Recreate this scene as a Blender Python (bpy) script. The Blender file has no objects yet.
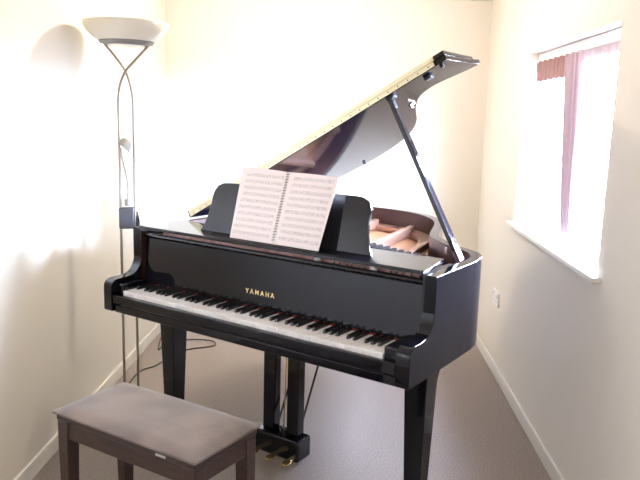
import bpy, bmesh, math, random
from mathutils import Vector, Matrix, Euler
random.seed(7)
S = bpy.context.scene
COL = S.collection
R = math.radians

# ------------------------------------------------------------------ materials
def mat(name, base=(0.8, 0.8, 0.8), rough=0.5, metal=0.0, spec=0.5, noise=None, bump=None, coat=0.0,
        sheen=0.0, emit=None, trans=0.0):
    m = bpy.data.materials.new(name); m.use_nodes = True
    nt = m.node_tree; b = nt.nodes['Principled BSDF']
    b.inputs['Base Color'].default_value = (*base, 1)
    b.inputs['Roughness'].default_value = rough
    b.inputs['Metallic'].default_value = metal
    b.inputs['Specular IOR Level'].default_value = spec
    b.inputs['Coat Weight'].default_value = coat
    b.inputs['Sheen Weight'].default_value = sheen
    b.inputs['Transmission Weight'].default_value = trans
    if emit:
        b.inputs['Emission Color'].default_value = (*emit[:3], 1)
        b.inputs['Emission Strength'].default_value = emit[3]
    tc = nt.nodes.new('ShaderNodeTexCoord')
    if noise:                       # (scale, second colour, lo, hi[, stretch])
        n = nt.nodes.new('ShaderNodeTexNoise'); n.inputs['Scale'].default_value = noise[0]
        n.inputs['Detail'].default_value = 5
        r = nt.nodes.new('ShaderNodeValToRGB')
        r.color_ramp.elements[0].position = noise[2]; r.color_ramp.elements[1].position = noise[3]
        r.color_ramp.elements[0].color = (*base, 1); r.color_ramp.elements[1].color = (*noise[1], 1)
        if len(noise) > 4:
            mp = nt.nodes.new('ShaderNodeMapping'); mp.inputs['Scale'].default_value = noise[4]
            nt.links.new(tc.outputs['Object'], mp.inputs['Vector']); nt.links.new(mp.outputs[0], n.inputs['Vector'])
        else:
            nt.links.new(tc.outputs['Object'], n.inputs['Vector'])
        nt.links.new(n.outputs['Fac'], r.inputs['Fac']); nt.links.new(r.outputs['Color'], b.inputs['Base Color'])
    if bump:                        # (scale, strength, distance)
        n2 = nt.nodes.new('ShaderNodeTexNoise'); n2.inputs['Scale'].default_value = bump[0]
        n2.inputs['Detail'].default_value = 4
        bp = nt.nodes.new('ShaderNodeBump'); bp.inputs['Strength'].default_value = bump[1]
        bp.inputs['Distance'].default_value = bump[2]
        nt.links.new(tc.outputs['Object'], n2.inputs['Vector'])
        nt.links.new(n2.outputs['Fac'], bp.inputs['Height']); nt.links.new(bp.outputs['Normal'], b.inputs['Normal'])
    return m

M = {}
M['wall'] = mat('cream_paint', (0.75, 0.70, 0.615), 0.85, spec=0.2, bump=(60, 0.12, 0.004))
M['ceil'] = mat('ceiling_paint', (0.74, 0.71, 0.66), 0.9, spec=0.2, bump=(50, 0.1, 0.003))
M['trim'] = mat('white_gloss_trim', (0.80, 0.77, 0.70), 0.35)
M['carpet'] = mat('beige_carpet', (0.33, 0.27, 0.225), 0.95, spec=0.1, noise=(140, (0.49, 0.41, 0.345), 0.35, 0.65),
                  bump=(260, 0.9, 0.012), sheen=0.2)
M['black'] = mat('black_polyester', (0.0045, 0.0045, 0.0080), 0.06, spec=0.43, bump=(3, 0.015, 0.02))
M['black_in'] = mat('black_satin', (0.010, 0.009, 0.009), 0.35)
M['brown'] = mat('mahogany_inner_rim', (0.034, 0.013, 0.011), 0.3, noise=(9, (0.050, 0.019, 0.015), 0.3, 0.7, (1, 1, 14)))
M['gold'] = mat('bronze_iron_plate', (0.48, 0.29, 0.21), 0.38, metal=0.7, bump=(120, 0.12, 0.002))
M['spruce'] = mat('spruce_soundboard', (0.42, 0.22, 0.11), 0.4, noise=(12, (0.52, 0.28, 0.15), 0.3, 0.7, (20, 1, 1)))
M['steel'] = mat('steel', (0.72, 0.72, 0.74), 0.22, metal=1)
M['string'] = mat('steel_string', (0.30, 0.26, 0.24), 0.5, metal=0.6)
M['brass'] = mat('brass', (0.83, 0.62, 0.27), 0.22, metal=1)
M['hinge'] = mat('brushed_brass_hinge', (0.80, 0.72, 0.50), 0.45, metal=0.85)
M['letter'] = mat('gold_inlay_letter', (0.92, 0.74, 0.38), 0.35, metal=0.6)
M['ivory'] = mat('white_key_acrylic', (0.86, 0.83, 0.81), 0.18)
M['ebony'] = mat('black_key_plastic', (0.008, 0.008, 0.009), 0.22)
M['red'] = mat('red_felt', (0.30, 0.025, 0.025), 0.95, spec=0.1, bump=(300, 0.5, 0.003))
M['redwood'] = mat('action_wood_and_felt', (0.62, 0.28, 0.24), 0.55, noise=(35, (0.85, 0.56, 0.52), 0.35, 0.65, (1, 4, 4)))
M['damper_felt'] = mat('black_damper_felt', (0.015, 0.013, 0.013), 0.95, spec=0.1)
M['headgrey'] = mat('pale_grey_lamp_head', (0.26, 0.25, 0.22), 0.5)
M['joint'] = mat('dark_lamp_joint', (0.045, 0.042, 0.045), 0.5)
M['rubber'] = mat('black_rubber', (0.02, 0.02, 0.02), 0.7)
M['bench'] = mat('dark_walnut_bench', (0.036, 0.020, 0.018), 0.32, noise=(6, (0.062, 0.034, 0.028), 0.3, 0.7, (2, 14, 14)))
M['velvet'] = mat('taupe_velour', (0.088, 0.064, 0.060), 0.95, spec=0.12, noise=(4.2, (0.20, 0.148, 0.122), 0.36, 0.62),
                  bump=(300, 0.4, 0.003), sheen=0.6)
M['plastic'] = mat('white_plastic', (0.78, 0.75, 0.72), 0.35)
M['upvc'] = mat('white_window_frame', (0.78, 0.77, 0.78), 0.3)
M['cable'] = mat('black_cable', (0.035, 0.028, 0.025), 0.5)
M['lampmetal'] = mat('satin_nickel_lamp', (0.30, 0.27, 0.215), 0.40, metal=0.75)
M['lampdark'] = mat('grey_lamp_metal', (0.20, 0.19, 0.18), 0.55, metal=0.0)
M['chrome'] = mat('chrome', (0.85, 0.86, 0.88), 0.12, metal=1)
M['spiral'] = mat('spiral_wire', (0.02, 0.02, 0.022), 0.7, spec=0.2)
M['plate_label'] = mat('pale_label_plate', (0.62, 0.60, 0.58), 0.3, metal=0.5)

def node_mat(name):
    m = bpy.data.materials.new(name); m.use_nodes = True
    nt = m.node_tree; nt.nodes.clear()
    return m, nt, nt.nodes.new('ShaderNodeOutputMaterial')

# opal glass of the uplighter
m, nt, out = node_mat('opal_glass')
d = nt.nodes.new('ShaderNodeBsdfPrincipled'); d.inputs['Base Color'].default_value = (0.78, 0.75, 0.66, 1)
d.inputs['Roughness'].default_value = 0.25
t = nt.nodes.new('ShaderNodeBsdfTranslucent'); t.inputs['Color'].default_value = (0.80, 0.77, 0.68, 1)
mx = nt.nodes.new('ShaderNodeMixShader'); mx.inputs[0].default_value = 0.12
nt.links.new(d.outputs[0], mx.inputs[1]); nt.links.new(t.outputs[0], mx.inputs[2]); nt.links.new(mx.outputs[0], out.inputs[0])
M['opal'] = m

# sheer curtain cloth: part see-through, part translucent
def sheer(name, col, see):
    m, nt, out = node_mat(name)
    tr = nt.nodes.new('ShaderNodeBsdfTransparent')
    tl = nt.nodes.new('ShaderNodeBsdfTranslucent'); tl.inputs['Color'].default_value = (*col, 1)
    df = nt.nodes.new('ShaderNodeBsdfDiffuse'); df.inputs['Color'].default_value = (*col, 1)
    a = nt.nodes.new('ShaderNodeMixShader'); a.inputs[0].default_value = 0.4
    b = nt.nodes.new('ShaderNodeMixShader')
    tc = nt.nodes.new('ShaderNodeTexCoord'); w = nt.nodes.new('ShaderNodeTexNoise'); w.inputs['Scale'].default_value = 220
    mr = nt.nodes.new('ShaderNodeMapRange'); mr.inputs[1].default_value = 0.3; mr.inputs[2].default_value = 0.7
    mr.inputs[3].default_value = see - 0.08; mr.inputs[4].default_value = see + 0.08
    nt.links.new(tc.outputs['Object'], w.inputs['Vector']); nt.links.new(w.outputs['Fac'], mr.inputs[0])
    nt.links.new(tl.outputs[0], a.inputs[1]); nt.links.new(df.outputs[0], a.inputs[2])
    nt.links.new(mr.outputs[0], b.inputs[0]); nt.links.new(a.outputs[0], b.inputs[1]); nt.links.new(tr.outputs[0], b.inputs[2])
    nt.links.new(b.outputs[0], out.inputs[0])
    return m
M['net'] = sheer('pink_net', (0.80, 0.60, 0.62), 0.80)
def lined(name, col, thru):
    m, nt, out = node_mat(name)
    tl = nt.nodes.new('ShaderNodeBsdfTranslucent'); tl.inputs['Color'].default_value = (*col, 1)
    df = nt.nodes.new('ShaderNodeBsdfDiffuse')
    tc = nt.nodes.new('ShaderNodeTexCoord'); w = nt.nodes.new('ShaderNodeTexNoise'); w.inputs['Scale'].default_value = 60
    r = nt.nodes.new('ShaderNodeValToRGB'); r.color_ramp.elements[0].color = (*[c * 0.85 for c in col], 1); r.color_ramp.elements[1].color = (*col, 1)
    nt.links.new(tc.outputs['Object'], w.inputs['Vector']); nt.links.new(w.outputs['Fac'], r.inputs['Fac']); nt.links.new(r.outputs['Color'], df.inputs['Color'])
    a = nt.nodes.new('ShaderNodeMixShader'); a.inputs[0].default_value = thru
    nt.links.new(df.outputs[0], a.inputs[1]); nt.links.new(tl.outputs[0], a.inputs[2]); nt.links.new(a.outputs[0], out.inputs[0])
    return m
M['net_dense'] = lined('dusty_pink_curtain', (0.33, 0.20, 0.185), 0.006)
M['net_mid'] = lined('pink_curtain', (0.46, 0.34, 0.38), 0.007)
M['net_head'] = lined('pink_gathered_heading', (0.56, 0.47, 0.46), 0.009)
# window glass: clear, with a faint reflection
m, nt, out = node_mat('window_glass')
tr = nt.nodes.new('ShaderNodeBsdfTransparent'); gl = nt.nodes.new('ShaderNodeBsdfGlossy'); gl.inputs['Roughness'].default_value = 0.02
mx = nt.nodes.new('ShaderNodeMixShader'); mx.inputs[0].default_value = 0.05
nt.links.new(tr.outputs[0], mx.inputs[1]); nt.links.new(gl.outputs[0], mx.inputs[2]); nt.links.new(mx.outputs[0], out.inputs[0])
M['glass'] = m

# printed music: rows of five thin stave lines with blotchy notes (object coords: x across, z up the page)
m = bpy.data.materials.new('printed_music'); m.use_nodes = True
nt = m.node_tree; bs = nt.nodes['Principled BSDF']; bs.inputs['Roughness'].default_value = 0.7
bs.inputs['Specular IOR Level'].default_value = 0.2
def N(t, **k):
    n = nt.nodes.new(t)
    for a, v in k.items(): setattr(n, a, v)
    return n
def math_(op, a, b=None):
    n = N('ShaderNodeMath', operation=op)
    for i, v in enumerate((a, b)):
        if v is None: continue
        if isinstance(v, (int, float)): n.inputs[i].default_value = v
        else: nt.links.new(v, n.inputs[i])
    return n.outputs[0]
tc = N('ShaderNodeTexCoord'); sp = N('ShaderNodeSeparateXYZ'); nt.links.new(tc.outputs['Object'], sp.inputs[0])
zz = math_('ADD', sp.outputs['Z'], -0.012)
row = math_('MULTIPLY', zz, 1 / 0.0265)
fr = math_('FRACT', row)
inband = math_('MULTIPLY', math_('GREATER_THAN', fr, 0.30), math_('LESS_THAN', fr, 0.82))
ln = math_('GREATER_THAN', math_('FRACT', math_('MULTIPLY', fr, 9.6)), 0.72)
ns = N('ShaderNodeTexNoise'); ns.inputs['Scale'].default_value = 190; nt.links.new(tc.outputs['Object'], ns.inputs['Vector'])
notes = math_('GREATER_THAN', ns.outputs['Fac'], 0.56)
ink = math_('MULTIPLY', inband, math_('MAXIMUM', ln, notes))
ax = math_('ABSOLUTE', math_('SUBTRACT', math_('ABSOLUTE', sp.outputs['X']), 0.116))
inside = math_('MULTIPLY', math_('LESS_THAN', ax, 0.094), math_('MULTIPLY', math_('GREATER_THAN', sp.outputs['Z'], 0.018), math_('LESS_THAN', sp.outputs['Z'], 0.272)))
ink = math_('MULTIPLY', math_('MULTIPLY', ink, inside), 0.42)
mixc = N('ShaderNodeMix', data_type='RGBA')
mixc.inputs['A'].default_value = (0.88, 0.80, 0.79, 1); mixc.inputs['B'].default_value = (0.16, 0.13, 0.15, 1)
nt.links.new(ink, mixc.inputs['Factor']); nt.links.new(mixc.outputs['Result'], bs.inputs['Base Color'])
M['music'] = m
M['paper'] = mat('paper_edges', (0.80, 0.74, 0.71), 0.8)

# ------------------------------------------------------------------ mesh helpers
def link(name, bm, m, parent=None, smooth=False, bevel=0, seg=2):
    me = bpy.data.meshes.new(name)
    bm.normal_update(); bm.to_mesh(me); bm.free()
    o = bpy.data.objects.new(name, me); COL.objects.link(o)
    for k in (m if isinstance(m, (list, tuple)) else [m]): me.materials.append(k)
    if parent: o.parent = parent
    if smooth:
        for p in me.polygons: p.use_smooth = True
        try: me.set_sharp_from_angle(angle=R(38))
        except Exception: pass
    if bevel:
        b = o.modifiers.new('bevel', 'BEVEL'); b.width = bevel; b.segments = seg; b.limit_method = 'ANGLE'
        b.angle_limit = R(40)
        for p in me.polygons: p.use_smooth = True
        try: me.set_sharp_from_angle(angle=R(50))
        except Exception: pass
    return o
def box(bm, x0, x1, y0, y1, z0, z1):
    v = [bm.verts.new((x, y, z)) for z in (z0, z1) for y in (y0, y1) for x in (x0, x1)]
    for f in ((0, 2, 3, 1), (4, 5, 7, 6), (0, 1, 5, 4), (2, 6, 7, 3), (0, 4, 6, 2), (1, 3, 7, 5)):
        bm.faces.new([v[i] for i in f])
    return v
def boxes(*bs):
    bm = bmesh.new()
    for b in bs: box(bm, *b)
    return bm
def prism(bm, pts, lo, hi, axis='z'):
    """closed polygon extruded between lo and hi along axis"""
    def mk(p, h):
        return {'z': (p[0], p[1], h), 'x': (h, p[0], p[1]), 'y': (p[0], h, p[1])}[axis]
    a = [bm.verts.new(mk(p, lo)) for p in pts]; b = [bm.verts.new(mk(p, hi)) for p in pts]
    n = len(pts)
    fs = [bm.faces.new(a[::-1]), bm.faces.new(b)]
    for i in range(n): fs.append(bm.faces.new((a[i], a[(i + 1) % n], b[(i + 1) % n], b[i])))
    bmesh.ops.recalc_face_normals(bm, faces=fs)
    return fs
def tube(bm, pts, r, seg=10, cap=True):
    pts = [Vector(p) for p in pts]; rings = []
    up = None
    for i, p in enumerate(pts):
        d = (pts[min(i + 1, len(pts) - 1)] - pts[max(i - 1, 0)]).normalized()
        if up is None:
            up = d.orthogonal().normalized()
        up = (up - d * up.dot(d))
        up = up.normalized() if up.length > 1e-6 else d.orthogonal().normalized()
        s = d.cross(up); rr = r[i] if isinstance(r, (list, tuple)) else r
        rings.append([bm.verts.new(p + (up * math.cos(2 * math.pi * k / seg) + s * math.sin(2 * math.pi * k / seg)) * rr) for k in range(seg)])
    fs = []
    for a, b in zip(rings, rings[1:]):
        for k in range(seg): fs.append(bm.faces.new((a[k], a[(k + 1) % seg], b[(k + 1) % seg], b[k])))
    if cap:
        fs.append(bm.faces.new(rings[0][::-1])); fs.append(bm.faces.new(rings[-1]))
    bmesh.ops.recalc_face_normals(bm, faces=fs)
def lathe(bm, prof, seg=40, c=(0, 0, 0)):
    rings = []
    for r, z in prof:
        if r < 1e-5: rings.append([bm.verts.new((c[0], c[1], c[2] + z))])
        else: rings.append([bm.verts.new((c[0] + r * math.cos(2 * math.pi * k / seg), c[1] + r * math.sin(2 * math.pi * k / seg), c[2] + z)) for k in range(seg)])
    fs = []
    for a, b in zip(rings, rings[1:]):
        for k in range(seg):
            q = [a[k % len(a)], a[(k + 1) % len(a)], b[(k + 1) % len(b)], b[k % len(b)]]
            u = []
            for x in q:
                if x not in u: u.append(x)
            if len(u) > 2: fs.append(bm.faces.new(u))
    bmesh.ops.recalc_face_normals(bm, faces=fs)
def crom(P, n=6, closed=False):
    out = []
    L = len(P)
    for i in range(L if closed else L - 1):
        g = lambda k: Vector(P[k % L]) if closed else Vector(P[max(0, min(L - 1, k))])
        a, b, c, d = g(i - 1), g(i), g(i + 1), g(i + 2)
        for k in range(n):
            t = k / n
            out.append(0.5 * ((2 * b) + (c - a) * t + (2 * a - 5 * b + 4 * c - d) * t * t + (3 * b - a - 3 * c + d) * t ** 3))
    if not closed: out.append(Vector(P[-1]))
    return out
def thing(name, label, cat, loc=(0, 0, 0), rz=0, group=None):
    o = bpy.data.objects.new(name, None); COL.objects.link(o)
    o.location = loc; o.rotation_euler = (0, 0, rz); o.empty_display_size = 0.1
    o['label'] = label; o['category'] = cat
    if group: o['group'] = group
    return o
def struct(o):
    o['kind'] = 'structure'; return o

# ------------------------------------------------------------------ the room
XL, XR, YB, YF, H = -1.2394, 0.9132, 4.8197, -1.25, 2.24
T = 0.22
WY0, WY1, WZ0, WZ1 = 2.510, 3.800, 0.930, 1.826         # window opening in the right wall
struct(link('floor', boxes((XL - T, XR + T, YF - T, YB + T, -0.1, 0)), M['carpet']))
struct(link('ceiling', boxes((XL - T, XR + T, YF - T, YB + T, H, H + 0.1)), M['ceil']))
struct(link('wall_left', boxes((XL - T, XL, YF - T, YB + T, 0, H)), M['wall']))
struct(link('wall_back', boxes((XL, XR, YB, YB + T, 0, H)), M['wall']))
struct(link('wall_front', boxes((XL, XR, YF - T, YF, 0, H)), M['wall']))
bm = bmesh.new()
box(bm, XR, XR + T, YF - T, WY0, 0, H); box(bm, XR, XR + T, WY1, YB + T, 0, H)
box(bm, XR, XR + T, WY0, WY1, 0, WZ0); box(bm, XR, XR + T, WY0, WY1, WZ1, H)
struct(link('wall_right', bm, M['wall']))
def skirting(name, x0, x1, y0, y1, side):
    o = link(name, boxes((x0, x1, y0, y1, 0, 0.075)), M['trim'], bevel=0.005)
    return struct(o)
skirting('baseboard_left', XL, XL + 0.014, YF, YB, 'l')
skirting('baseboard_right', XR - 0.014, XR, YF, YB, 'r')
skirting('baseboard_back', XL + 0.014, XR - 0.014, YB - 0.014, YB, 'b')
skirting('baseboard_front', XL + 0.014, XR - 0.014, YF, YF + 0.014, 'f')

# window: frame, mullion, two panes, board sill
win = bpy.data.objects.new('window_1', None); COL.objects.link(win); win.location = (XR, (WY0 + WY1) / 2, WZ0); struct(win)
hw, hh = (WY1 - WY0) / 2, WZ1 - WZ0
fx0, fx1 = 0.105, 0.165
bm = bmesh.new(); fw = 0.045
box(bm, fx0, fx1, -hw, hw, hh - fw, hh); box(bm, fx0, fx1, -hw, hw, 0, fw)
box(bm, fx0, fx1, -hw, -hw + fw, fw, hh - fw); box(bm, fx0, fx1, hw - fw, hw, fw, hh - fw)
link('window_frame', bm, M['upvc'], win, bevel=0.006)
link('mullion', boxes((fx0 - 0.01, fx1, 0.02, 0.10, fw, hh - fw)), M['upvc'], win, bevel=0.006)
for a, b in ((-hw + fw, 0.02), (0.10, hw - fw)):
    link('pane', boxes((0.13, 0.136, a, b, fw, hh - fw)), M['glass'], win)
bm = bmesh.new()
prism(bm, [(-hw - 0.05, -0.035), (hw + 0.05, -0.035), (hw + 0.05, 0), (hw, 0), (hw, fx0), (-hw, fx0), (-hw, 0), (-hw - 0.05, 0)][::-1], -0.012, 0.010)
for v in bm.verts: v.co = Vector((v.co.y, v.co.x, v.co.z))
bmesh.ops.recalc_face_normals(bm, faces=bm.faces[:])
link('window_sill', bm, M['trim'], win, bevel=0.005)

# net curtain hung from a track inside the reveal
cur = thing('net_curtain', 'sheer pink net curtain with gathered heading hanging in the window recess', 'curtain', (XR + 0.072, (WY0 + WY1) / 2, WZ0 + 0.012))
link('curtain_track', boxes((-0.012, 0.012, -hw + 0.002, hw - 0.002, hh - 0.06, hh - 0.014)), M['upvc'], cur, bevel=0.004)
def drape(y0, y1, z0, z1, amp, wl, x=0.0, ph=0, nz=8):
    bm = bmesh.new(); n = int((y1 - y0) / wl * 10)
    g = []
    for j in range(nz + 1):
        z = z0 + (z1 - z0) * j / nz; rowv = []
        for i in range(n + 1):
            y = y0 + (y1 - y0) * i / n
            k = 2 * math.pi * (y - y0) / wl + ph
            rowv.append(bm.verts.new((x + amp * math.sin(k) + 0.3 * amp * math.sin(2.7 * k + j * 0.25), y, z + 0.003 * math.sin(k * 0.5))))
        g.append(rowv)
    for a, b in zip(g, g[1:]):
        for i in range(n): bm.faces.new((a[i], a[i + 1], b[i + 1], b[i]))
    return bm
link('net_panel', drape(-hw + 0.01, hw - 0.01, 0.012, hh - 0.095, 0.005, 0.055, 0.018), M['net'], cur, smooth=True)
o = link('heading_tape', drape(-hw + 0.01, hw - 0.01, hh - 0.10, hh - 0.055, 0.010, 0.028, 0, 0, 3), M['net_head'], cur, smooth=True); o['label'] = 'gathered pink heading'
o = link('side_curtain', drape(0.10, hw - 0.030, hh - 0.160, hh - 0.061, 0.005, 0.045, -0.020, 1, 5), M['net_dense'], cur, smooth=True); o['label'] = 'darker red pink end of the valance'
bm = drape(-0.095, 0.120, 0.055, hh - 0.061, 0.006, 0.050, -0.022, 2, 14)
for v in bm.verts:
    t = (hh - 0.098 - v.co.z) / (hh - 0.153); v.co.y = v.co.y * (1 - 0.38 * t) - 0.085 * t
o = link('middle_curtain', bm, M['net_mid'], cur, smooth=True); o['label'] = 'narrow pink drape hanging in front of the mullion'

# wall socket low on the right wall
so = thing('wall_socket', 'pale double power socket low on the right wall', 'socket', (XR, 4.08, 0.443))
link('face_plate', boxes((-0.009, 0, -0.075, 0.075, -0.045, 0.045)), M['plastic'], so, bevel=0.004)
for s in (-1, 1):
    link('switch', boxes((-0.014, -0.008, s * 0.052 - 0.008, s * 0.052 + 0.008, 0.012, 0.032)), M['plastic'], so, bevel=0.002)
    link('pin_holes', boxes((-0.0096, -0.0088, s * 0.028 - 0.003, s * 0.028 + 0.003, 0.0, 0.009), (-0.0096, -0.0088, s * 0.028 - 0.013, s * 0.028 - 0.006, -0.02, -0.016),
                           (-0.0096, -0.0088, s * 0.028 + 0.006, s * 0.028 + 0.013, -0.02, -0.016)), M['rubber'], so)

# ------------------------------------------------------------------ the grand piano
PX, PY, TH = -0.4025, 2.4899, -0.5597
pn = thing('grand_piano', 'glossy black baby grand piano with its lid propped open', 'piano', (PX, PY, 0), TH)
W = 0.73
ZB, ZT = 0.634, 0.972
right = [(0.73, 0.168), (0.73, 0.26), (0.73, 0.36), (0.73, 0.45), (0.727, 0.53), (0.711, 0.605), (0.672, 0.668), (0.61, 0.715), (0.54, 0.762), (0.465, 0.830),
         (0.395, 0.91), (0.345, 1.02), (0.295, 1.15), (0.24, 1.285), (0.16, 1.41), (0.05, 1.51), (-0.08, 1.575), (-0.22, 1.605), (-0.37, 1.605),
         (-0.51, 1.565), (-0.62, 1.48), (-0.69, 1.37), (-0.725, 1.23), (-0.73, 1.06), (-0.73, 0.8), (-0.73, 0.5), (-0.73, 0.168)]
outer = [Vector((p[0], p[1], 0)) for p in crom([(a, b, 0) for a, b in right], 5)]
def inset(P, d):
    out = []
    for i, p in enumerate(P):
        t = (P[min(i + 1, len(P) - 1)] - P[max(i - 1, 0)]).normalized()
        out.append(p + Vector((-t.y, t.x, 0)) * d)
    return out
RIMT = 0.042
inner = inset(outer, RIMT)
# rim: outer skin, top and foot black, inner face mahogany
bm = bmesh.new()
def ring(P, z): return [bm.verts.new((p.x, p.y, z)) for p in P]
ob, ot, it, ib = ring(outer, ZB), ring(outer, ZT), ring(inner, ZT), ring(inner, ZB)
for i in range(len(outer) - 1):
    bm.faces.new((ob[i], ob[i + 1], ot[i + 1], ot[i])); bm.faces.new((ot[i], ot[i + 1], it[i + 1], it[i]))
    f = bm.faces.new((it[i], it[i + 1], ib[i + 1], ib[i])); f.material_index = 1
    bm.faces.new((ib[i], ib[i + 1], ob[i + 1], ob[i]))
bm.faces.new((ob[0], ot[0], it[0], ib[0])); bm.faces.new((ob[-1], ib[-1], it[-1], ot[-1]))
bmesh.ops.recalc_face_normals(bm, faces=bm.faces[:])
rim = link('case_rim', bm, [M['black'], M['brown']], pn)
def soft_edges(o, width, keep):
    me = o.data; at = me.attributes.new('bevel_weight_edge', 'FLOAT', 'EDGE')
    b_ = bmesh.new(); b_.from_mesh(me); b_.edges.ensure_lookup_table()
    w_ = [1.0 if (len(e.link_faces) == 2 and e.calc_face_angle(0) > R(38) and keep(e.verts[0].co, e.verts[1].co)) else 0.0 for e in b_.edges]
    b_.free()
    for i, x in enumerate(w_): at.data[i].value = x
    md = o.modifiers.new('bevel', 'BEVEL'); md.width = width; md.segments = 2; md.limit_method = 'WEIGHT'
    for p in me.polygons: p.use_smooth = True
    me.set_sharp_from_angle(angle=R(50))
soft_edges(rim, 0.0018, lambda a, b: not (a.y < 0.1685 and b.y < 0.1685))
# arms: profile in (y, z)
prof = [(0.168, ZB), (0.004, ZB), (0.0, ZB + 0.006), (0.0, 0.735)]
for k in range(1, 7):
    a = k / 6 * math.pi / 2; prof.append((0.035 - 0.035 * math.cos(a), 0.735 + 0.035 * math.sin(a)))
prof += [(0.075, 0.771), (0.105, 0.774)]
for k in range(1, 9):
    a = k / 8 * math.pi / 2; prof.append((0.105 + 0.064 * math.sin(a), 0.774 + 0.085 - 0.085 * math.cos(a)))
prof += [(0.168, ZT)]
for s in (-1, 1):
    bm = bmesh.new(); prism(bm, prof, s * W if s < 0 else W - 0.05, s * W + 0.05 if s < 0 else W, 'x')
    soft_edges(link('arm', bm, M['black'], pn), 0.003, lambda a, b: not (a.y > 0.1675 and b.y > 0.1675))
link('key_bed', boxes((-W + 0.052, W - 0.052, 0.012, 0.40, ZB - 0.004, 0.664)), M['black'], pn, bevel=0.004)
link('key_slip', boxes((-W + 0.051, W - 0.051, 0.004, 0.026, 0.668, 0.709)), M['black'], pn, bevel=0.005)
link('bottom_board', boxes((-0.66, 0.66, 0.40, 0.62, ZB + 0.012, 0.662), (-0.64, -0.55, 0.62, 1.25, ZB + 0.012, 0.70), (0.50, 0.58, 0.62, 0.72, ZB + 0.012, 0.70),
                           (-0.05, 0.03, 0.62, 1.40, ZB + 0.012, 0.70)), M['black_in'], pn)
# keys
KX0, KX1 = -0.638, 0.618; wk = (KX1 - KX0) / 52; ZK = 0.7253
black_after = []
bm = bmesh.new(); box(bm, -wk / 2 + 0.0006, wk / 2 - 0.0006, 0.028, 0.178, ZK - 0.022, ZK)
proto = link('white_key', bm, M['ivory'], pn, bevel=0.0012)
bm = bmesh.new()
bw = 0.0052
vs = box(bm, -bw - .0008, bw + .0008, 0.080, 0.180, ZK - 0.004, ZK + 0.0125)
for v in vs:
    if v.co.z > ZK:
        v.co.x *= 0.82
        if v.co.y < 0.1: v.co.y += 0.007
bproto = link('black_key', bm, M['ebony'], pn, bevel=0.0015)
first_w = first_b = True
for i in range(52):
    x = KX0 + wk * (i + 0.5)
    o = proto if first_w else proto.copy()
    if not first_w: COL.objects.link(o); o.parent = pn
    first_w = False; o.location = (x, 0, 0)
    note = (i + 5) % 7          # 0=C ; key 0 is A
    if note in (0, 1, 3, 4, 5) and i < 51:
        o = bproto if first_b else bproto.copy()
        if not first_b: COL.objects.link(o); o.parent = pn
        first_b = False; o.location = (x + wk / 2 + {0: -.0015, 1: .0015, 3: -.002, 4: 0, 5: .002}[note], 0, 0)
link('key_felt', boxes((KX0, KX1, 0.1785, 0.1855, 0.70, 0.7285)), M['red'], pn)
for s in (-1, 1):
    x0, x1 = (KX1 + 0.003, W - 0.052) if s > 0 else (-W + 0.052, KX0 - 0.003)
    link('key_block', boxes((x0, x1, 0.028, 0.192, 0.668, 0.752)), M['black'], pn, bevel=0.006)
# fallboard, slightly leaning back, rolled top lip
fb = bmesh.new()
prism(fb, [(0.188, 0.731), (0.181, 0.737), (0.183, 0.750), (0.193, 0.932), (0.184, 0.936), (0.180, 0.943), (0.184, 0.951), (0.196, 0.953), (0.212, 0.948), (0.212, 0.731)], -0.674, 0.674, 'x')
fall = link('fallboard', fb, M['black'], pn, bevel=0.002)
# maker's lettering, as on the fallboard
cu = bpy.data.curves.new('lettering', 'FONT'); cu.body = 'YAMAHA'; cu.size = 0.0255; cu.align_x = 'CENTER'
cu.space_character = 1.6; cu.extrude = 0.0006; cu.offset = 0.0006
to = bpy.data.objects.new('tmp_text', cu); COL.objects.link(to)
bpy.context.view_layer.update()
me = bpy.data.meshes.new_from_object(to.evaluated_get(bpy.context.evaluated_depsgraph_get()))
bpy.data.objects.remove(to); bpy.data.curves.remove(cu)
lt = bpy.data.objects.new('lettering', me); COL.objects.link(lt); me.materials.clear(); me.materials.append(M['letter']); lt.parent = fall
lt.location = (-0.024, 0.1842, 0.780); lt.rotation_euler = (R(86.7), 0, 0); lt['label'] = 'gold letters on the fallboard'
# inside: action seen through the slot, pin block, soundboard, plate
link('action_rail', boxes((-0.60, 0.640, 0.225, 0.268, 0.90, 0.962)), M['redwood'], pn)
for i in range(14):
    x = 0.30 + 0.34 * i / 13 + random.uniform(-.006, .006)
    bm = bmesh.new(); lathe(bm, [(0, 0), (0.0035, 0), (0.0035, 0.020), (0, 0.021)], 8, (x, 0.216, 0.944)); link('capstan_pin', bm, M['steel'], pn, smooth=True)
for x in (0.235, 0.475):
    bm = bmesh.new(); prism(bm, [(x - 0.013, 0.9535), (x + 0.013, 0.9535), (x + 0.006, 0.968), (x - 0.006, 0.968)], 0.190, 0.206, 'y'); o = link('slide_clip', bm, M['plastic'], pn, bevel=0.002); o['label'] = 'small white clip under the music shelf'
def inside_poly(d, y0=None):
    P = [Vector((p.x, p.y)) for p in inset(outer, RIMT + d)]
    if y0 is not None: P = [p for p in P if p.y > y0]
    if y0 is not None: P = [Vector((P[0].x, y0))] + P + [Vector((P[-1].x, y0))]
    return P
bm = bmesh.new(); prism(bm, inside_poly(0.001, 0.46), 0.842, 0.852); link('soundboard', bm, M['spruce'], pn)
for x0, x1 in ((0.642, 0.687), (-0.687, -0.62)): link('side_block', boxes((x0, x1, 0.215, 0.46, 0.86, 0.958)), M['black_in'], pn)
link('pin_block', boxes((-0.61, 0.60, 0.30, 0.46, 0.83, 0.875)), M['gold'], pn, bevel=0.006)
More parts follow.
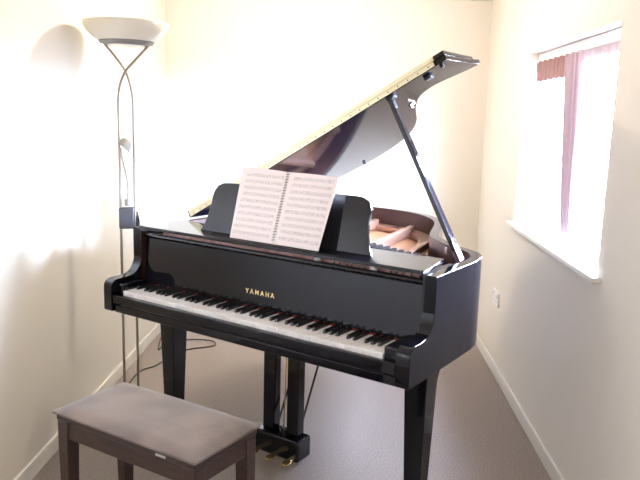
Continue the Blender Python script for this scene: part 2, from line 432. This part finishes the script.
# iron plate: flange following the rim + fan of struts
bm = bmesh.new()
A = inside_poly(0.004, 0.46); B_ = inside_poly(0.075, 0.46)
n = min(len(A), len(B_)); A, B_ = A[:n], B_[:n]
za, zb_ = 0.858, 0.884
va = [bm.verts.new((p.x, p.y, zb_)) for p in A]; vb = [bm.verts.new((p.x, p.y, zb_ - .004)) for p in B_]
vc = [bm.verts.new((p.x, p.y, za)) for p in B_]; vd = [bm.verts.new((p.x, p.y, za)) for p in A]
for q in ((va, vb), (vb, vc), (vc, vd), (vd, va)):
    for i in range(n - 1): bm.faces.new((q[0][i], q[0][i + 1], q[1][i + 1], q[1][i]))
bmesh.ops.recalc_face_normals(bm, faces=bm.faces[:])
plate = link('iron_plate', bm, M['gold'], pn, smooth=True)
for (xa, ya, xb, yb) in ((-0.40, 0.44, -0.52, 1.48), (-0.10, 0.44, -0.28, 1.54), (0.16, 0.44, -0.02, 1.46), (0.38, 0.44, 0.25, 1.12), (0.54, 0.44, 0.48, 0.70)):
    d = Vector((xb - xa, yb - ya)).normalized(); nn = Vector((-d.y, d.x)) * 0.015
    bm = bmesh.new()
    prism(bm, [(xa + nn.x, ya + nn.y), (xa - nn.x, ya - nn.y), (xb - nn.x, yb - nn.y), (xb + nn.x, yb + nn.y)], 0.862, 0.912)
    link('plate_strut', bm, M['gold'], pn, bevel=0.006)
bm = bmesh.new()
for i in range(84):
    t = i / 83; x0 = -0.60 + 1.24 * t
    L = 1.30 - 0.88 * t ** 0.75
    x1 = x0 - 0.10 * (1 - t) * (0.6 if t > .25 else -1.3)
    y1 = 0.47 + max(0.12, L * 0.72)
    tube(bm, [(x0, 0.45, 0.896), (x1, y1, 0.892)], 0.0008 if t > .25 else 0.0016, 5, False)
o = link('strings', bm, M['string'], pn); o['kind'] = 'stuff'
for i in range(26):
    t = i / 25; x = -0.56 + 1.04 * t; y = 0.98 - 0.36 * t
    link('damper', boxes((x - 0.009, x + 0.009, y - 0.045, y + 0.045, 0.899, 0.930)), M['damper_felt'], pn, bevel=0.003)
# bridge and tuning pins
for i in range(30):
    x = -0.62 + 1.24 * i / 29
    bm = bmesh.new(); lathe(bm, [(0, 0), (0.0035, 0), (0.003, 0.03), (0, 0.03)], 8, (x, 0.435 + 0.012 * (i % 2), 0.875)); link('tuning_pin', bm, M['string'], pn, smooth=True)
# music shelf across the front, with a thin front ledge
bm = bmesh.new(); prism(bm, [(-0.684, 0.158), (0.684, 0.158), (0.684, 0.205), (0.650, 0.395), (-0.684, 0.395)], 0.9735, 0.9865)
shelf = link('music_shelf', bm, M['black'], pn, bevel=0.002)
link('shelf_ledge', boxes((-0.30, 0.34, 0.1625, 0.169, 0.9865, 0.990)), M['black'], shelf, bevel=0.002)
# music desk: waisted panel with rounded top corners leaning back
half = [(0.420, 0.0), (0.404, 0.03), (0.391, 0.075), (0.386, 0.12), (0.387, 0.15), (0.383, 0.175), (0.367, 0.199), (0.342, 0.211), (0.31, 0.2135)]
pts = [(a, b) for a, b in half] + [(-a, b) for a, b in half[::-1]]
bm = bmesh.new(); prism(bm, pts, 0, 0.014, 'y')
desk = link('music_desk', bm, M['black'], pn, bevel=0.003)
desk.location = (0.012, 0.252, 0.9865); desk.rotation_euler = (R(-16), 0, 0)
link('desk_prop', boxes((-0.02, 0.02, 0.0145, 0.020, 0.01, 0.15)), M['black_in'], desk)
# lid on the bass-side hinge, opened 28.5 degrees
AL = R(29.0)
YL = 0.517
lidpts = [(0, YL), (1.475, YL), (1.476, 0.62), (1.482, 0.73), (1.489, 0.812), (1.440, 0.795), (1.39, 0.770), (1.33, 0.741), (1.285, 0.736), (1.225, 0.762), (1.168, 0.832), (1.125, 0.90), (1.085, 0.975),
          (1.02, 1.098), (0.945, 1.205), (0.86, 1.29), (0.77, 1.345), (0.65, 1.385), (0.51, 1.395), (0.36, 1.375), (0.22, 1.315), (0.11, 1.23), (0.04, 1.13), (0.005, 1.02), (0, 0.90)]
sm = lidpts[:5] + [tuple(v[:2]) for v in crom([(a, b, 0) for a, b in lidpts[4:]], 4)][1:]
bm = bmesh.new(); prism(bm, sm, 0.0, 0.019)
lid = link('lid', bm, M['black'], pn, bevel=0.002)
lid.location = (-0.73, 0, 0.976); lid.rotation_euler = (0, -AL, 0)
fl = link('lid_flap', boxes((0.0, 1.475, YL, YL + 0.275, 0.0200, 0.0380)), M['black'], lid, bevel=0.002); fl['label'] = 'front flap folded back on the lid'
hg = link('lid_hinge', boxes((0.012, 1.425, YL - 0.003, YL + .0, 0.003, 0.0188), (0.012, 1.430, YL - 0.003, YL, 0.0205, 0.0375)), M['hinge'], lid); hg['label'] = 'long brass hinge strip'
bm = bmesh.new(); tube(bm, [(0.012, YL - 0.003, 0.021), (1.425, YL - 0.003, 0.021)], 0.0028, 8); link('hinge_pin', bm, M['hinge'], lid, smooth=True)
for i in range(30):
    x = 0.04 + i * 1.36 / 29
    bm = bmesh.new(); tube(bm, [(x, YL - 0.0045, 0.0105), (x, YL - 0.003, 0.0105)], 0.0032, 8); link('hinge_screw', bm, M['lampdark'], lid)
for (x, y, r, h_, mk) in ((1.145, 0.815, 0.007, 0.009, 'rubber'), (0.545, 1.335, 0.009, 0.012, 'rubber'), (1.438, 0.548, 0.008, 0.010, 'rubber')):
    bm = bmesh.new(); lathe(bm, [(0, 0), (r, 0), (r, -h_ * .8), (r * .7, -h_), (0, -h_)], 14, (x, y, 0)); link('lid_bumper', bm, M[mk], lid, smooth=True)
link('prop_cup', boxes((1.345, 1.377, 0.562, 0.594, -0.013, 0)), M['rubber'], lid, bevel=0.005)
link('lid_catch', boxes((1.160, 1.174, 0.775, 0.803, -0.008, 0), (1.160, 1.163, 0.775, 0.803, -0.020, -0.007)), M['chrome'], lid, bevel=0.002)
ux, uz = -0.73 + 1.203 * math.cos(AL), 0.976 + 1.203 * math.sin(AL)
link('prop_socket', boxes((1.185, 1.221, 0.530, 0.562, -0.012, 0)), M['rubber'], lid, bevel=0.003)
# prop stick
a = Vector((0.666, 0.535, 0.935)); b = Vector((ux, 0.546, uz - 0.010))
d = (b - a).normalized(); sx = Vector((0, 1, 0)); sx = (sx - d * sx.dot(d)).normalized(); sy = d.cross(sx)
bm = bmesh.new(); q = []
for p, w in ((a, 0.021), (b, 0.015)):
    q.append([bm.verts.new(p + sx * i * w + sy * j * 0.009) for i, j in ((-1, -1), (1, -1), (1, 1), (-1, 1))])
fs = [bm.faces.new(q[0][::-1]), bm.faces.new(q[1])] + [bm.faces.new((q[0][k], q[0][(k + 1) % 4], q[1][(k + 1) % 4], q[1][k])) for k in range(4)]
bmesh.ops.recalc_face_normals(bm, faces=fs)
prop = link('prop_stick', bm, M['black'], pn, bevel=0.003)
link('prop_bracket', boxes((0.654, 0.687, 0.510, 0.560, 0.915, 0.942)), M['brass'], pn, bevel=0.003)
link('rim_catch', boxes((0.500, 0.516, 0.730, 0.752, 0.935, 0.964)), M['steel'], pn, bevel=0.003)
# legs: square, tapering, with a flared bracket at the top and a brass caster
def leg(cx, cy, flare):
    bm = bmesh.new()
    st = [(ZB - 0.001, 0.050, 0.050), (0.585, 0.044, 0.046), (0.075, 0.030, 0.032)]
    rr = []
    for z, hx, hy in st:
        rr.append([bm.verts.new((cx + i * hx, cy + j * hy, z)) for i, j in ((-1, -1), (1, -1), (1, 1), (-1, 1))])
    fs = [bm.faces.new(rr[0]), bm.faces.new(rr[-1][::-1])]
    for u, v in zip(rr, rr[1:]):
        for k in range(4): fs.append(bm.faces.new((u[k], u[(k + 1) % 4], v[(k + 1) % 4], v[k])))
    bmesh.ops.recalc_face_normals(bm, faces=fs)
    l = link('leg', bm, M['black'], pn, bevel=0.004)
    if flare:
        pr = [(cy + 0.04, ZB - .001), (cy + 0.15, ZB - .001)]
        for k in range(1, 9):
            a_ = k / 8 * math.pi / 2
            pr.append((cy + 0.15 - 0.107 * math.sin(a_), ZB - .001 - 0.10 * (1 - math.cos(a_))))
        bm = bmesh.new(); prism(bm, pr, cx - 0.042, cx + 0.042, 'x'); link('leg_bracket', bm, M['black'], l, bevel=0.003)
    bm = bmesh.new(); tube(bm, [(cx - 0.012, cy, 0.026), (cx + 0.012, cy, 0.026)], 0.026, 18)
    cst = link('caster', bm, M['brass'], l, smooth=True); cst['label'] = 'brass caster'
    link('caster_cup', boxes((cx - 0.022, cx + 0.022, cy - 0.016, cy + 0.016, 0.050, 0.076)), M['brass'], l, bevel=0.003)
leg(-0.605, 0.285, True); leg(0.645, 0.270, True); leg(-0.56, 1.19, False)
# pedal lyre
LYX, LYY = -0.045, 0.042
ly = link('pedal_lyre', boxes((-0.133, 0.112, 0.295, 0.395, 0.030, 0.128)), M['black'], pn, bevel=0.012, seg=3)
for x in (-0.070, 0.058):
    link('lyre_post', boxes((x - 0.030, x + 0.030, 0.325, 0.372, 0.128, ZB - 0.005)), M['black'], ly, bevel=0.004)
for x in (-0.085, 0.003, 0.090):
    bm = bmesh.new()
    prism(bm, [(-0.010, 0.30), (0.010, 0.30), (0.011, 0.272), (0.019, 0.250), (0.015, 0.230), (0, 0.223), (-0.015, 0.230), (-0.019, 0.250), (-0.011, 0.272)], 0.050, 0.058)
    for v in bm.verts:
        v.co.x += x; v.co.z += (0.30 - v.co.y) * -0.08
    pd = link('pedal', bm, M['brass'], ly, bevel=0.003); pd['label'] = 'brass pedal'
for xa, xb in ((0.045, 0.0), (-0.075, -0.12)):
    bm = bmesh.new(); tube(bm, [(xa, 0.39, 0.10), (xb, 0.74, ZB + 0.012)], 0.005, 8); link('lyre_brace', bm, M['black_in'], ly, smooth=True)
bm = bmesh.new(); tube(bm, [(-0.012, 0.36, 0.12), (-0.012, 0.38, ZB)], 0.003, 8); link('pedal_rod', bm, M['brass'], ly, smooth=True)
ly.location = (LYX, LYY, 0)

# ------------------------------------------------------------------ music book on the desk
mb = thing('music_book', 'open spiral-bound music book with printed staves on the piano music desk', 'book')
mb.parent = None
pm = Matrix.Translation((PX, PY, 0)) @ Matrix.Rotation(TH, 4, 'Z')
mb.matrix_world = pm @ Matrix.Translation((0.031, 0.1870, 0.9904)) @ Matrix.Rotation(R(-20), 4, 'X')
for s in (-1, 1):
    bm = bmesh.new(); nx, nz = 14, 6; g = []
    for layer, dy in ((0, 0.0), (1, 0.006)):
        gl_ = []
        for j in range(nz + 1):
            z = 0.290 * j / nz; rw = []; fan = 0.925 + 0.085 * j / nz
            for i in range(nx + 1):
                t = i / nx; x = s * (0.0004 + 0.2315 * t * fan) - 0.008 * j / nz
                y = -0.006 * math.sin(t * math.pi * 0.9) * (1 if s > 0 else 0.7) + 0.010 * (j / nz) + dy * (1 - 0.6 * t) + 0.002
                rw.append(bm.verts.new((x, y, z * (1 + (0.022 if s < 0 else -0.016) * t) + 0.003 * t * (1 - t) * (j / nz))))
            gl_.append(rw)
        g.append(gl_)
    for L_ in (0, 1):
        for j in range(nz):
            for i in range(nx):
                f = bm.faces.new((g[L_][j][i], g[L_][j][i + 1], g[L_][j + 1][i + 1], g[L_][j + 1][i])); f.material_index = L_
    def strip(a, b):
        for k in range(len(a) - 1):
            f = bm.faces.new((a[k], a[k + 1], b[k + 1], b[k])); f.material_index = 1
    strip(g[0][0], g[1][0]); strip(g[0][-1], g[1][-1])
    strip([r_[0] for r_ in g[0]], [r_[0] for r_ in g[1]]); strip([r_[-1] for r_ in g[0]], [r_[-1] for r_ in g[1]])
    bmesh.ops.recalc_face_normals(bm, faces=bm.faces[:])
    o = link('page_block', bm, [M['music'], M['paper']], mb, smooth=True)
bm = bmesh.new()
for i in range(26):
    z = 0.010 + 0.275 * i / 25; yo = 0.010 * z / 0.290 + 0.004; xo = -0.008 * z / 0.290
    P = [(xo + 0.0062 * math.cos(a), yo + 0.008 * math.sin(a), z + 0.0012 * a) for a in [2 * math.pi * k / 12 for k in range(13)]]
    tube(bm, P, 0.0012, 5, False)
link('spiral_binding', bm, M['spiral'], mb, smooth=True)

# ------------------------------------------------------------------ bench
bn = thing('piano_bench', 'dark wooden piano bench with taupe velour seat in front of the piano', 'bench', (-0.597, 2.129, 0), R(-29.6)); bn.scale.z = 1.022
bl, bd = 0.303, 0.148
link('apron', boxes((-bl + .03, bl - .03, -bd + 0.008, -bd + 0.026, 0.395, 0.452), (-bl + .03, bl - .03, bd - 0.026, bd - 0.008, 0.395, 0.452),
                    (-bl + 0.008, -bl + 0.026, -bd + 0.03, bd - 0.03, 0.395, 0.452), (bl - 0.026, bl - 0.008, -bd + 0.03, bd - 0.03, 0.395, 0.452)), M['bench'], bn, bevel=0.003)
ldf = link('seat_frame', boxes((-bl, bl, -bd, bd, 0.454, 0.476)), M['bench'], bn, bevel=0.004)
link('name_plate', boxes((0.150, 0.190, -bd - 0.002, -bd + 0.001, 0.461, 0.468)), M['plate_label'], ldf)
for i in (-1, 1):
    for j in (-1, 1):
        bm = bmesh.new(); cx, cy = i * (bl - 0.026), j * (bd - 0.026)
        rr = [[bm.verts.new((cx + i * o_ + u * h_, cy + j * o_ + v * h_, z)) for u, v in ((-1, -1), (1, -1), (1, 1), (-1, 1))] for z, h_, o_ in ((0.4535, 0.024, 0), (0.38, 0.024, 0), (0.0, 0.018, 0.002))]
        fs = [bm.faces.new(rr[0]), bm.faces.new(rr[-1][::-1])]
        for a, b in zip(rr, rr[1:]):
            for k in range(4): fs.append(bm.faces.new((a[k], a[(k + 1) % 4], b[(k + 1) % 4], b[k])))
        bmesh.ops.recalc_face_normals(bm, faces=fs)
        link('leg', bm, M['bench'], bn, bevel=0.003)
# padded seat: domed rounded slab
bm = bmesh.new(); nx, ny = 24, 14; top = []; bot = []
for j in range(ny + 1):
    tr_, br_ = [], []
    for i in range(nx + 1):
        u, v = 2 * i / nx - 1, 2 * j / ny - 1
        e = (1 - abs(u) ** 8) * (1 - abs(v) ** 8)
        x, y = u * (bl + 0.008), v * (bd + 0.008)
        k = max(0, 1 - e)
        tr_.append(bm.verts.new((x, y, 0.486 + 0.014 * max(e, 0) ** .5 + 0.010 * (1 - u * u) * (1 - v * v)))); br_.append(bm.verts.new((x * 0.992, y * 0.985, 0.4765)))
    top.append(tr_); bot.append(br_)
for j in range(ny):
    for i in range(nx):
        bm.faces.new((top[j][i], top[j][i + 1], top[j + 1][i + 1], top[j + 1][i])); bm.faces.new((bot[j][i], bot[j + 1][i], bot[j + 1][i + 1], bot[j][i + 1]))
edge_t = top[0] + [r_[-1] for r_ in top[1:]] + top[-1][::-1][1:] + [r_[0] for r_ in top[::-1]][1:-1]
edge_b = bot[0] + [r_[-1] for r_ in bot[1:]] + bot[-1][::-1][1:] + [r_[0] for r_ in bot[::-1]][1:-1]
for k in range(len(edge_t)):
    k2 = (k + 1) % len(edge_t); bm.faces.new((edge_t[k], edge_b[k], edge_b[k2], edge_t[k2]))
bmesh.ops.recalc_face_normals(bm, faces=bm.faces[:])
link('seat_pad', bm, M['velvet'], bn, smooth=True)
bm = bmesh.new()
tube(bm, [(u * (bl + .006), v * (bd + .006), 0.482) for u, v in ((-1, -1), (1, -1), (1, 1), (-1, 1), (-1, -1))], 0.004, 8); link('seat_piping', bm, M['velvet'], bn, smooth=True)

# ------------------------------------------------------------------ floor lamp (twin-pole uplighter with reading arm)
LX, LY = -1.011, 3.20
fl_ = thing('floor_lamp', 'tall twin-pole uplighter floor lamp with white glass bowl in the corner', 'lamp', (LX, LY, 0), R(17.5))
bm = bmesh.new(); lathe(bm, [(0, 0), (0.125, 0), (0.125, 0.012), (0.118, 0.020), (0.03, 0.026), (0, 0.026)], 40); link('base', bm, M['lampdark'], fl_, smooth=True)
for s in (-1, 1):
    P = [(s * 0.032, 0, 0.02), (s * 0.032, 0, 0.9), (s * 0.032, 0, 1.45), (s * 0.031, 0, 1.53), (s * 0.022, s * 0.006, 1.59), (0.003, s * 0.007, 1.650), (-s * 0.040 + 0.007, s * 0.004, 1.702), (-s * 0.104 + 0.010, 0, 1.777)]
    bm = bmesh.new(); tube(bm, [tuple(v) for v in crom(P, 6)], 0.006, 10); link('pole', bm, M['lampmetal'], fl_, smooth=True)
    bm = bmesh.new(); lathe(bm, [(0, 0), (0.011, 0), (0.013, 0.012), (0.008, 0.024), (0, 0.024)], 16, (s * 0.104 + 0.010, 0, 1.767)); link('knob', bm, M['lampdark'], fl_, smooth=True)
# bowl, double-skinned, open at the top
op = [(0.0, 1.779), (0.05, 1.782), (0.10, 1.795), (0.145, 1.820), (0.172, 1.846), (0.184, 1.868), (0.187, 1.884), (0.184, 1.889)]
ip = [(0.178, 1.884), (0.172, 1.862), (0.155, 1.838), (0.12, 1.812), (0.06, 1.793), (0.0, 1.789)]
bm = bmesh.new(); lathe(bm, op + ip, 48); bmesh.ops.translate(bm, verts=bm.verts, vec=(0.010, 0, -0.026)); bowl = link('bowl', bm, M['opal'], fl_, smooth=True); bowl['label'] = 'white glass bowl'
bm = bmesh.new(); lathe(bm, [(0.088, 1.788), (0.118, 1.800), (0.121, 1.803), (0.121, 1.812), (0.116, 1.808), (0.088, 1.793)], 40)
bmesh.ops.translate(bm, verts=bm.verts, vec=(0.010, 0, -0.026)); link('bowl_ring', bm, M['lampdark'], fl_, smooth=True)
link('joint_end', boxes((0.0305, 0.054, -0.018, 0.018, 0.945, 1.020)), M['chrome'], fl_, bevel=0.004)
# dimmer / joint box on the poles, reading arm and small head
bm = boxes((-0.040, 0.030, -0.018, 0.018, 0.935, 1.035)); jb = link('joint_box', bm, M['joint'], fl_, bevel=0.008, seg=3)
bm = bmesh.new(); lathe(bm, [(0, 0), (0.013, 0), (0.013, 0.03), (0, 0.03)], 16, (0.0, -0.008, 1.043)); link('joint_cap', bm, M['lampdark'], fl_, smooth=True)
bm = bmesh.new(); tube(bm, [tuple(v) for v in crom([(0.0, -0.008, 1.05), (0.004, -0.008, 1.12), (0.0, -0.012, 1.17), (-0.018, -0.014, 1.25), (-0.026, -0.014, 1.31)], 5)], 0.0052, 8); link('reading_arm', bm, M['lampmetal'], fl_, smooth=True)
bm = bmesh.new()
lathe(bm, [(0, 0.028), (0.012, 0.028), (0.026, 0.018), (0.036, -0.012), (0.034, -0.014), (0.023, 0.012), (0, 0.018)], 24)
bmesh.ops.rotate(bm, verts=bm.verts, cent=(0, 0, 0), matrix=Matrix.Rotation(R(40), 3, 'Y'))
bmesh.ops.translate(bm, verts=bm.verts, vec=(-0.006, -0.030, 1.325))
link('reading_head', bm, M['headgrey'], fl_, smooth=True)
bm = bmesh.new(); tube(bm, [(0.0, -0.025, 1.31), (0.02, -0.018, 1.27), (0.04, -0.006, 1.25)], 0.002, 6); link('wire', bm, M['lampmetal'], fl_, smooth=True)

# lamp cable looping over the carpet by the left wall
pts = [(-1.10, 3.42, 0.012), (-1.15, 3.60, 0.005), (-1.145, 3.80, 0.005), (-1.08, 3.90, 0.005), (-1.03, 4.10, 0.005), (-0.95, 4.205, 0.005), (-0.87, 4.25, 0.005), (-0.81, 4.30, 0.005),
       (-0.84, 4.38, 0.005), (-0.94, 4.40, 0.005), (-1.05, 4.37, 0.005), (-1.13, 4.28, 0.005), (-1.14, 4.17, 0.005), (-1.17, 4.30, 0.006), (-1.20, 4.5, 0.008), (-1.212, 4.7, 0.008)]
bm = bmesh.new(); tube(bm, [tuple(v) for v in crom(pts, 6)], 0.0042, 8)
o = link('power_cable', bm, M['cable'], None, smooth=True)
o['label'] = 'thin dark cable looped on the carpet behind the piano leg'; o['category'] = 'cable'

# ------------------------------------------------------------------ light
w = bpy.data.worlds.new('sky'); S.world = w; w.use_nodes = True
bg = w.node_tree.nodes['Background']; bg.inputs['Strength'].default_value = 1.0
wn = w.node_tree
wt = wn.nodes.new('ShaderNodeTexCoord'); wsx = wn.nodes.new('ShaderNodeSeparateXYZ'); wr = wn.nodes.new('ShaderNodeMapRange')
wr.inputs[1].default_value = -1.0; wr.inputs[2].default_value = 1.0
wm = wn.nodes.new('ShaderNodeValToRGB')                # dark ground, bright hazy horizon, softer blue sky above
PEAK = 310.0
for i, (z, col, k) in enumerate(((-0.05, (0.80, 0.80, 0.78), 10.0), (0.05, (0.60, 0.74, 1.0), 310.0), (0.22, (0.57, 0.71, 1.0), 260.0), (0.50, (0.58, 0.71, 1.0), 80.0))):
    e = wm.color_ramp.elements[i] if i < 2 else wm.color_ramp.elements.new((z + 1) / 2)
    e.position = (z + 1) / 2; e.color = tuple(c * k / PEAK for c in col) + (1,)
bg.inputs['Strength'].default_value = PEAK
wn.links.new(wt.outputs['Generated'], wsx.inputs[0]); wn.links.new(wsx.outputs['Z'], wr.inputs[0])
wn.links.new(wr.outputs[0], wm.inputs[0]); wn.links.new(wm.outputs[0], bg.inputs['Color'])
pl = bpy.data.lights.new('window_portal', 'AREA'); pl.shape = 'RECTANGLE'; pl.size = WZ1 - WZ0 + 0.1; pl.size_y = WY1 - WY0 + 0.1
pl.cycles.is_portal = True
po = bpy.data.objects.new('window_portal', pl); COL.objects.link(po)
po.location = (XR + 0.225, (WY0 + WY1) / 2, (WZ0 + WZ1) / 2); po.rotation_euler = (0, R(90), R(0))
# ceiling bulb just above the frame
cl = bpy.data.lights.new('ceiling_bulb', 'POINT'); cl.energy = 36; cl.color = (1.0, 0.89, 0.70); cl.shadow_soft_size = 0.04
co = bpy.data.objects.new('ceiling_bulb', cl); COL.objects.link(co); co.location = (-0.375, 3.54, 2.18)
# invented fill light behind the viewer, added to brighten keys and paper
c2 = bpy.data.lights.new('added_fill_near', 'POINT'); c2.energy = 16; c2.color = (1.0, 0.95, 0.93); c2.shadow_soft_size = 0.12
c2o = bpy.data.objects.new('added_fill_near', c2); COL.objects.link(c2o); c2o.location = (0.10, 0.15, 2.08)

# ------------------------------------------------------------------ camera
f, pi_, ya, ro, hc = 702.36, 0.1764, -0.0355, 0.0277, 1.4818
F = Vector((math.sin(ya) * math.cos(pi_), math.cos(ya) * math.cos(pi_), -math.sin(pi_)))
R0 = Vector((math.cos(ya), -math.sin(ya), 0)); U0 = R0.cross(F)
Rv = R0 * math.cos(ro) + U0 * math.sin(ro); Uv = -R0 * math.sin(ro) + U0 * math.cos(ro)
cam = bpy.data.cameras.new('camera'); cam.sensor_fit = 'HORIZONTAL'; cam.sensor_width = 36; cam.lens = f / 640 * 36; cam.clip_start = 0.02
cob = bpy.data.objects.new('camera', cam); COL.objects.link(cob)
m4 = Matrix(((Rv.x, Uv.x, -F.x, 0), (Rv.y, Uv.y, -F.y, 0), (Rv.z, Uv.z, -F.z, hc), (0, 0, 0, 1)))
cob.matrix_world = m4
S.camera = cob
vs_ = S.view_settings
S.display_settings.display_device = 'sRGB'
vs_.view_transform = 'Standard'; vs_.look = 'None'; vs_.gamma = 1; vs_.use_curve_mapping = False
vs_.exposure = 0.45
S.cycles.max_bounces = 12; S.cycles.diffuse_bounces = 6; S.cycles.glossy_bounces = 6; S.cycles.transparent_max_bounces = 12
